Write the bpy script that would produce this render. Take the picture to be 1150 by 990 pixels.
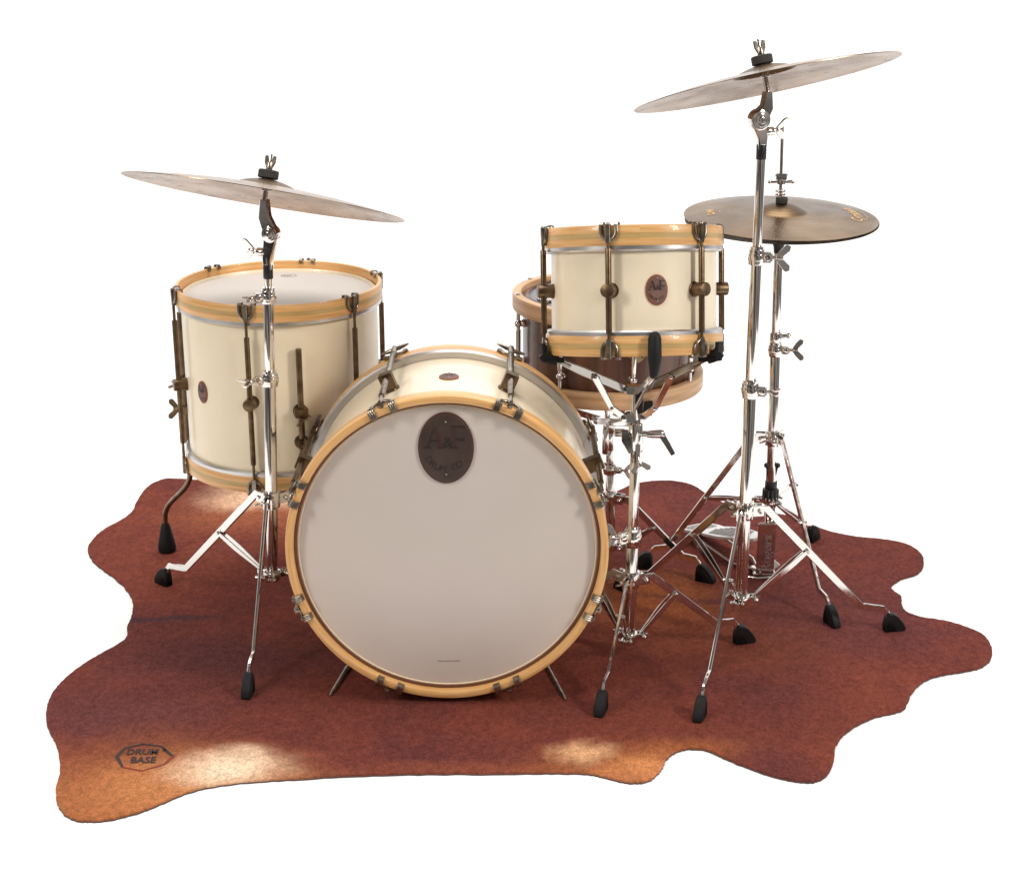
import bpy, bmesh, math, random
from mathutils import Vector, Matrix, Euler
random.seed(7)
S = bpy.context.scene
for o in list(bpy.data.objects): bpy.data.objects.remove(o)
COL = S.collection
R = math.radians
# ------------------------------------------------------------------ camera
PITCH, FPX, CH = R(18.5), 1800.0, 1.436
cam = bpy.data.cameras.new('camera'); camo = bpy.data.objects.new('camera', cam); COL.objects.link(camo)
camo.location = (0, 0, CH); camo.rotation_euler = (math.pi/2 - PITCH, 0, 0)
cam.lens = 36.0*FPX/1150.0; cam.sensor_width = 36; cam.clip_end = 200; cam.clip_start = .05
S.camera = camo
# ------------------------------------------------------------------ studio light
W = bpy.data.worlds.new('World'); S.world = W; W.use_nodes = True
nt = W.node_tree; nt.nodes.clear()
def wn(t, **k):
    n = nt.nodes.new(t)
    for a, b in k.items(): setattr(n, a, b)
    return n
tc = wn('ShaderNodeTexCoord'); sp = wn('ShaderNodeSeparateXYZ'); mr = wn('ShaderNodeMapRange'); mx = wn('ShaderNodeMix', data_type='RGBA')
bg = wn('ShaderNodeBackground'); wo = wn('ShaderNodeOutputWorld')
nt.links.new(tc.outputs['Generated'], sp.inputs[0]); nt.links.new(sp.outputs['Y'], mr.inputs['Value'])
mr.inputs['From Min'].default_value = .12; mr.inputs['From Max'].default_value = .62; mr.interpolation_type = 'SMOOTHSTEP'
nt.links.new(mr.outputs['Result'], mx.inputs['Factor'])
mx.inputs['A'].default_value = (.13, .122, .115, 1); nz = wn('ShaderNodeTexNoise'); nz.inputs['Scale'].default_value = 2.6; nz.inputs['Detail'].default_value = 2; nt.links.new(tc.outputs['Generated'], nz.inputs['Vector'])
rp_ = wn('ShaderNodeValToRGB'); nt.links.new(nz.outputs['Fac'], rp_.inputs[0]); rp_.color_ramp.elements[0].position = .40; rp_.color_ramp.elements[0].color = (.03, .028, .026, 1); rp_.color_ramp.elements[1].position = .62; rp_.color_ramp.elements[1].color = (.36, .335, .31, 1)
nt.links.new(rp_.outputs[0], mx.inputs['A']); mx.inputs['B'].default_value = (1.25, 1.24, 1.24, 1)   # dark studio behind the camera, white cyc behind the kit
nt.links.new(mx.outputs['Result'], bg.inputs['Color']); bg.inputs['Strength'].default_value = 1.0
nt.links.new(bg.outputs[0], wo.inputs[0])
def area(name, loc, target, size, sy, power, col=(1, .96, .9)):
    l = bpy.data.lights.new(name, 'AREA'); l.shape = 'RECTANGLE'; l.size = size; l.size_y = sy; l.energy = power; l.color = col
    o = bpy.data.objects.new(name, l); COL.objects.link(o); o.location = loc
    o.rotation_euler = (Vector(target)-Vector(loc)).to_track_quat('-Z', 'Y').to_euler(); return o
area('softbox', (-2.5, 1.2, 2.5), (0, 3, .4), .5, 1.2, 52)
area('softbox', (2.9, 1.0, 2.5), (.1, 3, .5), .5, 1.2, 82)
area('softbox', (0, 3.8, 6.0), (0, 3.8, 0), 4.6, 3.6, 305, (1, .985, .965))
S.view_settings.view_transform = 'Standard'; S.view_settings.look = 'None'; S.view_settings.exposure = 0; S.view_settings.gamma = 1
S.render.engine = 'CYCLES'
# ------------------------------------------------------------------ pixel helpers
def ray(px, py):
    xc = (px-575)/FPX; yc = (495-py)/FPX
    return Vector((xc, math.cos(PITCH)+yc*math.sin(PITCH), -math.sin(PITCH)+yc*math.cos(PITCH)))
def at(px, py, Y):
    d = ray(px, py); return Vector((0, 0, CH)) + d*(Y/d.y)
def gp(px, py, z=.005):
    d = ray(px, py); return Vector((0, 0, CH)) + d*((z-CH)/d.z)
def pxof(p):
    v = Vector(p)-Vector((0, 0, CH)); f = Vector((0, math.cos(PITCH), -math.sin(PITCH))); u = Vector((0, math.sin(PITCH), math.cos(PITCH)))
    k = v.dot(f); return (575+FPX*v.x/k, 495-FPX*v.dot(u)/k)
# ------------------------------------------------------------------ materials
def mat(name, col, rough=.5, metal=0, spec=.5, coat=0):
    m = bpy.data.materials.new(name); m.use_nodes = True; b = m.node_tree.nodes['Principled BSDF']
    b.inputs['Base Color'].default_value = (*col, 1); b.inputs['Roughness'].default_value = rough; b.inputs['Metallic'].default_value = metal
    b.inputs['Specular IOR Level'].default_value = spec; b.inputs['Coat Weight'].default_value = coat
    return m
def N(m, t, **k):
    n = m.node_tree.nodes.new(t)
    for a, b in k.items(): setattr(n, a, b)
    return n
def L(m, a, b): m.node_tree.links.new(a, b)
def noise(m, scale, detail=4, vec=None, mapscale=None, rough=.55, uv=False):
    t = N(m, 'ShaderNodeTexCoord'); mp = N(m, 'ShaderNodeMapping'); n = N(m, 'ShaderNodeTexNoise')
    L(m, t.outputs['UV' if uv else 'Object'], mp.inputs[0]); mp.inputs['Scale'].default_value = mapscale or (1, 1, 1)
    L(m, mp.outputs[0], n.inputs['Vector']); n.inputs['Scale'].default_value = scale; n.inputs['Detail'].default_value = detail; n.inputs['Roughness'].default_value = rough
    return n.outputs['Fac']
def ramp(m, fac, stops):
    r = N(m, 'ShaderNodeValToRGB'); L(m, fac, r.inputs[0]); cr = r.color_ramp
    while len(cr.elements) > 1: cr.elements.remove(cr.elements[-1])
    cr.elements[0].position = stops[0][0]; cr.elements[0].color = (*stops[0][1], 1)
    for p, c in stops[1:]:
        e = cr.elements.new(p); e.color = (*c, 1)
    return r.outputs['Color']
def B(m): return m.node_tree.nodes['Principled BSDF']
def vary(m, stops, scale, detail=4, mapscale=None, uv=False, lo=.35, hi=.65):
    f = noise(m, scale, detail, mapscale=mapscale, uv=uv)
    n = len(stops); L(m, ramp(m, f, [(lo+(hi-lo)*i/(n-1), c) for i, c in enumerate(stops)]), B(m).inputs['Base Color'])
def vrough(m, scale, a, b, detail=5, mapscale=None, uv=False):
    f = noise(m, scale, detail, mapscale=mapscale, uv=uv); r = N(m, 'ShaderNodeMapRange'); L(m, f, r.inputs['Value'])
    r.inputs['From Min'].default_value = .3; r.inputs['From Max'].default_value = .7; r.inputs['To Min'].default_value = a; r.inputs['To Max'].default_value = b
    L(m, r.outputs[0], B(m).inputs['Roughness'])
def bump(m, fac, strength, dist):
    b = N(m, 'ShaderNodeBump'); b.inputs['Strength'].default_value = strength; b.inputs['Distance'].default_value = dist
    L(m, fac, b.inputs['Height']); L(m, b.outputs[0], B(m).inputs['Normal'])
CHROME = mat('chrome', (.74, .70, .67), .1, 1); vrough(CHROME, 60, .05, .16)
CHROMEREFL = mat('chrome_dark_reflection', (.36, .34, .32), .12, 1)  # chrome with dark reflections put into its base colour, for two basket arms
BRASS = mat('antique_brass', (.2, .15, .09), .38, 1); vary(BRASS, [(.115, .075, .045), (.215, .145, .085)], 40); vrough(BRASS, 70, .3, .5)
STEEL = mat('aged_steel', (.38, .35, .31), .28, 1); vary(STEEL, [(.20, .165, .13), (.40, .35, .29)], 60)
RINGM = mat('aluminium_flesh_ring', (.60, .58, .57), .34, 1)
CREAM = mat('cream_lacquer', (.86, .72, .52), .34, coat=.25); vary(CREAM, [(.85, .72, .525), (.89, .77, .575)], 3); vrough(CREAM, 7, .26, .42, 6)
MAPLE = mat('maple_hoop', (.75, .42, .17), .4, coat=.2)
vary(MAPLE, [(.62, .31, .10), (.74, .41, .155), (.82, .51, .23)], 3, 6, (3, 60, 1), True, .3, .7)
OLIVE = mat('olive_inlay', (.45, .32, .11), .4, coat=.2); vary(OLIVE, [(.47, .30, .10), (.58, .39, .16)], 3, 5, (4, 60, 1), True)
SMAPLE = mat('natural_maple', (.66, .42, .24), .45); vary(SMAPLE, [(.46, .26, .13), (.60, .37, .20), (.72, .47, .28)], 2.2, 6, (4, 40, 1), True, .3, .7)
WALNUT = mat('walnut_shell', (.12, .05, .03), .35, coat=.3); vary(WALNUT, [(.05, .018, .010), (.11, .042, .024), (.17, .070, .042)], 2, 6, (22, 1.5, 1), True, .3, .7)
HEAD = mat('coated_head', (.52, .47, .43), .8, spec=.25); bump(HEAD, noise(HEAD, 900, 2), .12, .0004)
FHEAD = mat('coated_front_head', (.64, .55, .50), .42); vary(FHEAD, [(.60, .53, .485), (.645, .575, .53)], 2.2); vrough(FHEAD, 5, .34, .52, 6); bump(FHEAD, noise(FHEAD, 900, 2), .1, .0004)
GHEAD = mat('grey_head', (.22, .22, .23), .5)
RIMSHADE = mat('painted_rim_shade', (.16, .06, .03), .5)  # brown that stands in for shade at the bass head's edge
RUBBER = mat('black_rubber', (.008, .008, .008), .6, spec=.3)
BLACKM = mat('black_plastic', (.014, .013, .014), .4)
FELT = mat('dark_felt', (.045, .042, .038), .95); bump(FELT, noise(FELT, 1200, 3), .6, .001)
LEATHER = mat('brown_leather', (.09, .038, .025), .5); vary(LEATHER, [(.11, .052, .038), (.20, .10, .078)], 18, 6)
LEATHERE = mat('leather_edge', (.26, .075, .03), .5); LEATHERDE = mat('dark_leather_edge', (.075, .022, .015), .5)
LEATHERD = mat('dark_leather', (.06, .04, .032), .45); vary(LEATHERD, [(.036, .022, .016), (.066, .038, .029)], 14, 6)
STAMP = mat('stamped_ink', (.018, .010, .008), .5)
STAMPR = mat('stamped_red', (.046, .017, .012), .5)
PRINT = mat('printed_text', (.05, .04, .035), .5)
GOLD = mat('gold_print', (.62, .36, .12), .45)
WHITEP = mat('polished_plate', (.74, .72, .70), .4, .35)
GROOVE = mat('dark_groove', (.26, .24, .23), .6)  # darker grey of the thin bars drawn as pedal board grooves
BRASSB = mat('brass_plate', (.62, .48, .22), .3, 1)
INK = mat('rug_ink', (.035, .022, .022), .9)
INKR = mat('rug_ink_red', (.25, .035, .02), .9)
FLOORM = mat('white_studio_floor', (.97, .97, .97), .6, spec=.2)
def cymbal_mat(name, cols, rough, groove, pit, hammer=False):
    m = mat(name, cols[0], rough, 1); vary(m, cols, 3.2, 3, lo=.34, hi=.66); vrough(m, 9, rough-.04, rough+.10, 2)
    t = N(m, 'ShaderNodeTexCoord'); s = N(m, 'ShaderNodeSeparateXYZ'); L(m, t.outputs['UV'], s.inputs[0])
    a = N(m, 'ShaderNodeMath', operation='MULTIPLY'); L(m, s.outputs['Y'], a.inputs[0]); a.inputs[1].default_value = 2200
    n1 = N(m, 'ShaderNodeTexNoise', noise_dimensions='1D'); L(m, a.outputs[0], n1.inputs['W']); n1.inputs['Scale'].default_value = .12; n1.inputs['Detail'].default_value = 1
    n2 = noise(m, 26, 3); x = N(m, 'ShaderNodeMath', operation='MULTIPLY_ADD'); L(m, n2, x.inputs[0]); x.inputs[1].default_value = pit; L(m, n1.outputs['Fac'], x.inputs[2])
    bump(m, x.outputs[0], groove, .0006)
    gr = N(m, 'ShaderNodeMapRange'); L(m, n1.outputs['Fac'], gr.inputs['Value']); gr.inputs['From Min'].default_value = .3; gr.inputs['From Max'].default_value = .7; gr.inputs['To Min'].default_value = .82; gr.inputs['To Max'].default_value = 1.12
    l1 = B(m).inputs['Base Color'].links[0].from_socket; s1 = N(m, 'ShaderNodeVectorMath', operation='SCALE'); L(m, l1, s1.inputs[0]); L(m, gr.outputs[0], s1.inputs['Scale']); L(m, s1.outputs[0], B(m).inputs['Base Color'])
    if hammer:   # round hammer dimples
        v = N(m, 'ShaderNodeTexVoronoi'); L(m, t.outputs['Object'], v.inputs['Vector']); v.inputs['Scale'].default_value = 24; v.inputs['Randomness'].default_value = .8
        k = N(m, 'ShaderNodeMapRange', interpolation_type='SMOOTHSTEP'); L(m, v.outputs['Distance'], k.inputs['Value']); k.inputs['From Min'].default_value = .12; k.inputs['From Max'].default_value = .30; k.inputs['To Min'].default_value = .45; k.inputs['To Max'].default_value = 1
        l0 = B(m).inputs['Base Color'].links[0].from_socket; sc = N(m, 'ShaderNodeVectorMath', operation='SCALE'); L(m, l0, sc.inputs[0]); L(m, k.outputs[0], sc.inputs['Scale']); L(m, sc.outputs[0], B(m).inputs['Base Color'])
    return m
CYM = cymbal_mat('bronze_cymbal', [(.25, .155, .095), (.35, .235, .155), (.43, .30, .215)], .26, .10, 1.2, True)
HATM = cymbal_mat('dark_bronze_hihat', [(.10, .055, .024), (.19, .115, .055), (.33, .215, .12)], .28, .16, 10)
BELLM = cymbal_mat('raw_bronze_bell', [(.075, .045, .024), (.14, .09, .05), (.23, .155, .085)], .34, .25, 5)
# ------------------------------------------------------------------ mesh builder
class MB:
    def __init__(s):
        s.bm = bmesh.new(); s.uv = s.bm.loops.layers.uv.new('UVMap')
    def _mx(s, verts, M):
        if M is not None:
            for v in verts: v.co = M @ v.co
    def quads(s, rings, closed=True, mi=None, caps=False):
        n = len(rings[0])
        for i in range(len(rings)-1):
            for j in range(n if closed else n-1):
                a, b = rings[i], rings[i+1]; k = (j+1) % n
                try: f = s.bm.faces.new((a[j], a[k], b[k], b[j]))
                except ValueError: continue
                if mi: f.material_index = mi
        if caps:
            for r in (rings[0][::-1], rings[-1]):
                try: f = s.bm.faces.new(r)
                except ValueError: pass
                else:
                    if mi: f.material_index = mi
    def path(s, pts, r, n=12, rs=None, mi=0):
        pts = [Vector(p) for p in pts]; rings = []; prev = None
        for i, p in enumerate(pts):
            d = (pts[min(i+1, len(pts)-1)]-pts[max(i-1, 0)]).normalized()
            if prev is None:
                a = d.orthogonal().normalized()
            else: a = (prev-d*prev.dot(d)).normalized()
            prev = a; b = d.cross(a); rr = rs[i] if rs else r
            rings.append([s.bm.verts.new(p+(a*math.cos(2*math.pi*k/n)+b*math.sin(2*math.pi*k/n))*rr) for k in range(n)])
        s.quads(rings, True, mi, True); return s
    def cyl(s, p0, p1, r0, r1=None, n=20, bev=0, mi=0):
        p0, p1 = Vector(p0), Vector(p1); r1 = r0 if r1 is None else r1
        if bev:
            d = (p1-p0).normalized()*bev; return s.path([p0, p0+d*.3, p0+d, p1-d, p1-d*.3, p1], 0, n, [r0-bev, r0-bev*.3, r0, r1, r1-bev*.3, r1-bev], mi)
        return s.path([p0, p1], 0, n, [r0, r1], mi)
    def strap(s, pts, nrm, w, t, mi=0):
        """flat bar: t thick along nrm, w wide across it"""
        pts = [Vector(p) for p in pts]; nrm = Vector(nrm).normalized(); rings = []
        for i, p in enumerate(pts):
            d = (pts[min(i+1, len(pts)-1)]-pts[max(i-1, 0)]).normalized()
            wv = d.cross(nrm).normalized(); ww = (w[i] if isinstance(w, (list, tuple)) else w)/2; h = t/2; c = min(t, ww)*.22
            rings.append([s.bm.verts.new(p+wv*a+nrm*b) for a, b in ((ww-c, h), (ww, h-c), (ww, -h+c), (ww-c, -h), (-ww+c, -h), (-ww, -h+c), (-ww, h-c), (-ww+c, h))])
        s.quads(rings, True, mi, True); return s
    def box(s, c, size, rot=None, bev=.001, mi=0):
        r = bmesh.ops.create_cube(s.bm, size=1); vs = r['verts']
        for v in vs: v.co = Vector((v.co.x*size[0], v.co.y*size[1], v.co.z*size[2]))
        fs = list({f for v in vs for f in v.link_faces})
        for f in fs: f.material_index = mi
        if bev:
            es = list({e for v in vs for e in v.link_edges})
            q = bmesh.ops.bevel(s.bm, geom=es, offset=bev, segments=2, affect='EDGES'); vs = list({v for v in vs if v.is_valid} | set(q['verts']) | {v for f in q['faces'] for v in f.verts})
        M = Matrix.Translation(Vector(c)) @ (rot.to_4x4() if rot is not None else Matrix())
        s._mx(vs, M); return s
    def ball(s, c, r, sc=(1, 1, 1), rot=None, mi=0):
        q = bmesh.ops.create_uvsphere(s.bm, u_segments=14, v_segments=8, radius=1); vs = q['verts']
        M = Matrix.Translation(Vector(c)) @ (rot.to_4x4() if rot is not None else Matrix()) @ Matrix.Diagonal((r*sc[0], r*sc[1], r*sc[2], 1))
        for f in {f for v in vs for f in v.link_faces}: f.material_index = mi
        s._mx(vs, M); return s
    def lathe(s, prof, n=96, M=None, closed=True, mis=None):
        """prof: (r, z) list, revolved around local Z; closed joins last to first"""
        P = len(prof); cols = []
        axis_ok = [p[0] < 1e-6 for p in prof]
        poles = {i: s.bm.verts.new((0, 0, prof[i][1])) for i in range(P) if axis_ok[i]}
        for k in range(n):
            a = 2*math.pi*k/n
            cols.append([poles[i] if axis_ok[i] else s.bm.verts.new((prof[i][0]*math.sin(a), -prof[i][0]*math.cos(a), prof[i][1])) for i in range(P)])
        ln = [0]
        for i in range(1, P+1): ln.append(ln[-1]+math.dist(prof[i % P], prof[i-1]))
        rm = max(p[0] for p in prof)
        for k in range(n):
            a, b = cols[k], cols[(k+1) % n]
            for i in range(P if closed else P-1):
                j = (i+1) % P; vs = [a[i], b[i], b[j], a[j]]; uvs = [(k, i), (k+1, i), (k+1, i+1), (k, i+1)]
                out, uo = [], []
                for v, u in zip(vs, uvs):
                    if v not in out: out.append(v); uo.append(u)
                if len(out) < 3: continue
                try: f = s.bm.faces.new(out)
                except ValueError: continue
                if mis: f.material_index = mis[i]
                for lp, u in zip(f.loops, uo): lp[s.uv].uv = (u[0]/n*2*math.pi*rm, ln[u[1]])
        vs = list({v for c in cols for v in c}); s._mx(vs, M); return s
    def prism(s, pts, t, M=None, mi=0, fn=None):
        """closed 2-D outline in XY, from z=0 to z=t"""
        a = [s.bm.verts.new((x, y, 0)) for x, y in pts]; b = [s.bm.verts.new((x, y, t)) for x, y in pts]
        for f in [s.bm.faces.new(a[::-1]), s.bm.faces.new(b)]: f.material_index = mi
        s.quads([a, b], True, mi); vs = a+b
        if fn:
            for v in vs: v.co = Vector(fn(*v.co))
        s._mx(vs, M); return s
    def text(s, txt, size, t=.0004, M=None, fn=None, mi=0, shear=0, offset=0):
        cu = bpy.data.curves.new('t', 'FONT'); cu.body = txt; cu.size = size; cu.align_x = 'CENTER'; cu.align_y = 'CENTER'; cu.extrude = t; cu.shear = shear; cu.offset = offset; cu.resolution_u = 3
        o = bpy.data.objects.new('t', cu); COL.objects.link(o); dg = bpy.context.evaluated_depsgraph_get(); dg.update()
        me = o.evaluated_get(dg).to_mesh(); n0 = len(s.bm.verts); f0 = len(s.bm.faces); s.bm.from_mesh(me); s.bm.verts.ensure_lookup_table(); s.bm.faces.ensure_lookup_table()
        vs = s.bm.verts[n0:]
        for f in s.bm.faces[f0:]: f.material_index = mi
        o.evaluated_get(dg).to_mesh_clear(); bpy.data.objects.remove(o); bpy.data.curves.remove(cu)
        if fn:
            for v in vs: v.co = Vector(fn(*v.co))
        s._mx(vs, M); return s
    def build(s, name, mats, parent=None, M=None, ang=38, recalc=True):
        if M is not None: s._mx(s.bm.verts, M)
        if recalc: bmesh.ops.recalc_face_normals(s.bm, faces=s.bm.faces)
        me = bpy.data.meshes.new(name)
        co = [v.co for v in s.bm.verts]
        lo = Vector((min(c[i] for c in co) for i in range(3))); hi = Vector((max(c[i] for c in co) for i in range(3))); c = (lo+hi)/2
        if parent is None: c.z = lo.z
        for v in s.bm.verts: v.co = v.co-c
        s.bm.to_mesh(me); s.bm.free(); me.shade_smooth(); me.set_sharp_from_angle(angle=R(ang))
        for m in (mats if isinstance(mats, (list, tuple)) else [mats]): me.materials.append(m)
        o = bpy.data.objects.new(name, me); COL.objects.link(o)
        o['_w'] = tuple(c)
        if parent is not None: o.parent = parent; o.location = c-Vector(parent['_w'])
        else: o.location = c
        return o
def thing(name, label, cat, loc, group=None):
    o = bpy.data.objects.new(name, None); o.empty_display_size = .05; COL.objects.link(o); o.location = loc; o['_w'] = tuple(loc)
    o['label'] = label; o['category'] = cat
    if group: o['group'] = group
    return o
def frame(z, x=None):
    """rotation whose local Z is z and local X close to x"""
    z = Vector(z).normalized(); x = Vector(x) if x is not None else z.orthogonal(); x = (x-z*x.dot(z)).normalized(); y = z.cross(x)
    return Matrix((x, y, z)).transposed()
# ------------------------------------------------------------------ the setting
fl = MB(); fl.box((0, 3.8, -.05), (5.6, 3.8, .1), bev=0); f = fl.build('floor', FLOORM); f['kind'] = 'structure'; f['label'] = 'plain white studio floor'
# ------------------------------------------------------------------ cowhide rug
OUT = [(200,537),(182,538),(166,546),(155,560),(148,574),(135,584),(118,593),(105,604),(99,615),(103,627),(115,638),(130,649),(142,661),(149,675),(148,690),(143,703),(142,715),(130,724),(110,735),(88,749),(70,764),(57,781),(52,799),(54,815),(62,832),(67,850),(67,868),(63,885),(64,900),(72,912),(86,919),(105,920),(125,918),(150,912),(175,903),(200,892),(230,883),(270,877),(330,873),(400,869),(480,867),(560,867),(620,866),(660,867),(680,871),(700,876),(718,877),(733,872),(743,861),(749,850),(760,842),(775,839),(795,841),(815,850),(840,860),(870,870),(900,876),(918,875),(930,867),(936,852),(939,835),(948,823),(965,811),(985,803),(1010,797),(1017,792),(1025,775),(1040,762),(1060,756),(1085,752),(1103,747),(1113,738),(1113,725),(1104,712),(1085,703),(1060,696),(1035,692),(1018,686),(1013,678),(1012,669),(1004,663),(1001,657),(1012,649),(1030,643),(1037,634),(1035,622),(1020,611),(993,605),(962,602),(932,596),(911,588),(895,581),(877,577),(855,574),(830,570),(808,562),(792,553),(783,547),(771,542),(748,539),(716,542),(686,553),(640,563),(560,560),(480,555),(400,550),(330,545),(260,541)]
def catmull(P, k):
    out = []; n = len(P)
    for i in range(n):
        a, b, c, d = P[(i-1) % n], P[i], P[(i+1) % n], P[(i+2) % n]
        for j in range(k):
            t = j/k; out.append(tuple(.5*(2*b[q]+(c[q]-a[q])*t+(2*a[q]-5*b[q]+4*c[q]-d[q])*t*t+(3*b[q]-a[q]-3*c[q]+d[q])*t**3) for q in (0, 1)))
    return out
RT = .006
rp = catmull([tuple(gp(x, y, RT)[:2]) for x, y in OUT], 8)
rp = [(x+random.uniform(-1, 1)*.0009, y+random.uniform(-1, 1)*.0012) for x, y in rp]
RUG = mat('cowhide_print', (.17, .05, .04), .95, spec=.08)
def rug_mat(m):
    t = N(m, 'ShaderNodeTexCoord'); pos = t.outputs['Object']
    n1 = N(m, 'ShaderNodeTexNoise'); L(m, pos, n1.inputs['Vector']); n1.inputs['Scale'].default_value = 2.2; n1.inputs['Detail'].default_value = 7; n1.inputs['Roughness'].default_value = .7; n1.inputs['Distortion'].default_value = .5
    base = ramp(m, n1.outputs['Fac'], [(.28, (.105, .031, .031)), (.44, (.155, .042, .034)), (.56, (.198, .050, .034)), (.72, (.25, .066, .036))])
    # pale hide patches: centre pixel, radii (m), colour, warp
    n2 = N(m, 'ShaderNodeTexNoise'); L(m, pos, n2.inputs['Vector']); n2.inputs['Scale'].default_value = 6; n2.inputs['Detail'].default_value = 5
    sub = N(m, 'ShaderNodeVectorMath', operation='SUBTRACT'); L(m, n2.outputs['Color'], sub.inputs[0]); sub.inputs[1].default_value = (.5, .5, .5)
    sc = N(m, 'ShaderNodeVectorMath', operation='SCALE'); L(m, sub.outputs[0], sc.inputs[0]); sc.inputs['Scale'].default_value = .17
    wp = N(m, 'ShaderNodeVectorMath', operation='ADD'); L(m, pos, wp.inputs[0]); L(m, sc.outputs[0], wp.inputs[1])
    cur = base
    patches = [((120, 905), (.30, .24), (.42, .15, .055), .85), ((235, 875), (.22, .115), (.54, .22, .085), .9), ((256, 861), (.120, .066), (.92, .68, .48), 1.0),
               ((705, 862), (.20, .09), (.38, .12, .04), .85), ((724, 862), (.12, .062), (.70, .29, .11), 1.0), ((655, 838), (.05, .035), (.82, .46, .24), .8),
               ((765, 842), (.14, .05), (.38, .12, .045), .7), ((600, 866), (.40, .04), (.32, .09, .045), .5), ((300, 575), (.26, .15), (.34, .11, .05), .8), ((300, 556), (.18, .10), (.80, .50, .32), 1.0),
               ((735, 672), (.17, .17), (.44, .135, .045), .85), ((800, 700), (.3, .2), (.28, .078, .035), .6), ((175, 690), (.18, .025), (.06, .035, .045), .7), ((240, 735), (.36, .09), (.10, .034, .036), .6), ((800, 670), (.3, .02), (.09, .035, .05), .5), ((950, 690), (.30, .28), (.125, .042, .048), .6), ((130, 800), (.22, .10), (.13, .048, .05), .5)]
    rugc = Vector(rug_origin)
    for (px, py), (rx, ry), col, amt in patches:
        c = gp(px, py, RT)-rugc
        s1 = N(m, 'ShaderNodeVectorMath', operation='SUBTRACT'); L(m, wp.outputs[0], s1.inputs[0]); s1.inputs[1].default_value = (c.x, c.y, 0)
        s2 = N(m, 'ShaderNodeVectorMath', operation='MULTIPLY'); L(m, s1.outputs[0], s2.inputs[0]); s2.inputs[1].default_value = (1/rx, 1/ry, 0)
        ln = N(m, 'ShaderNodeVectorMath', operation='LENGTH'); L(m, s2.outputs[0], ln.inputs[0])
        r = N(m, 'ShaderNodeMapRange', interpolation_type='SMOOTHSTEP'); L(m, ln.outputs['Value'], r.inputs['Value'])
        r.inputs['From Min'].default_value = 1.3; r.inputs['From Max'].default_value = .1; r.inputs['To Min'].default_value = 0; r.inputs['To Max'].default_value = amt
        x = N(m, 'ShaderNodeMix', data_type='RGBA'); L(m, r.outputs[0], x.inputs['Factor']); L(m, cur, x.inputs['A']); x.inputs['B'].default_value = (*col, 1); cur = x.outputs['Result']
    # pile: fine speckle and slanted hair streaks
    h = noise(m, 430, 4, rough=1.0); st = noise(m, 80, 4, mapscale=(1.25, 1, 1), rough=.85)
    hs_ = N(m, 'ShaderNodeMath', operation='MULTIPLY'); L(m, h, hs_.inputs[0]); hs_.inputs[1].default_value = 1.5
    a = N(m, 'ShaderNodeMath', operation='MULTIPLY_ADD'); L(m, st, a.inputs[0]); a.inputs[1].default_value = 1.0; L(m, hs_.outputs[0], a.inputs[2])
    g = N(m, 'ShaderNodeMapRange'); L(m, a.outputs[0], g.inputs['Value']); g.inputs['From Min'].default_value = 1.05; g.inputs['From Max'].default_value = 1.46; g.inputs['To Min'].default_value = .58; g.inputs['To Max'].default_value = 1.42
    mu = N(m, 'ShaderNodeVectorMath', operation='SCALE'); L(m, cur, mu.inputs[0]); L(m, g.outputs[0], mu.inputs['Scale'])
    L(m, mu.outputs[0], B(m).inputs['Base Color']); bump(m, a.outputs[0], .55, .0025)
    B(m).inputs['Sheen Weight'].default_value = .0; B(m).inputs['Sheen Roughness'].default_value = .5
    B(m).inputs['Sheen Tint'].default_value = (1, .75, .65, 1)
BACKM = mat('rug_backing', (.10, .06, .055), .9)
mb = MB(); a = [mb.bm.verts.new((x, y, 0)) for x, y in rp]; b = [mb.bm.verts.new((x, y, .003)) for x, y in rp]; cc = [mb.bm.verts.new((x, y, RT)) for x, y in rp]
mb.bm.faces.new(a[::-1]); mb.quads([a, b], True, 1); mb.quads([b, cc], True); mb.bm.faces.new(cc)
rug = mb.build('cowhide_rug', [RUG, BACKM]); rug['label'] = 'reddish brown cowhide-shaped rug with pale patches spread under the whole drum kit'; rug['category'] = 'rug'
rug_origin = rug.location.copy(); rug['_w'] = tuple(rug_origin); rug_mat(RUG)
# rug logo: eight-sided ring with two lines of text
c0 = gp(163, 848.5, RT); ex = gp(183, 848.5, RT)-c0; ex = ex/20; ey = (gp(163, 838.5, RT)-c0)/10
def rl(x, y, z=0): p = c0+ex*x+ey*y; return (p.x, p.y, RT+.0012+z)
octo = [(-34, -1), (-24, 9), (-2, 14), (20, 11), (33, -1), (22, -10), (-4, -17), (-26, -13)]
th = [4.0, 3.0, 2.4, 3.2, 4.0, 2.3, 2.1, 2.6]
mb = MB()
for i in range(8):
    p, q = octo[i], octo[(i+1) % 8]; k0, k1 = .0, .0
    sc0 = 1-th[i]/30; sc1 = 1-th[(i+1) % 8]/30
    v = [mb.bm.verts.new(rl(*w)) for w in (p, q, (q[0]*sc1, (q[1])*sc1-.1), (p[0]*sc0, p[1]*sc0-.1))]
    f = mb.bm.faces.new(v); f.material_index = 1 if i in (4, 5, 6) else 0
def tl(ox, oy, kx=1, ky=1):
    def g(x, y, z): return rl(ox+x*kx, oy+y*ky)
    return g
mb.text('DRUM', 10, 0, fn=tl(-3.5, 4.0, 1.28, .9), shear=.2, offset=.22); mb.text('N', 6, 0, fn=tl(21.5, 6, .9, .9), shear=.1, offset=.2)
mb.text('BASE', 10.5, 0, fn=tl(-3, -5.0, 1.25, .9), shear=.2, offset=.22)
mb.build('printed_logo', [INK, INKR], rug)
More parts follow.
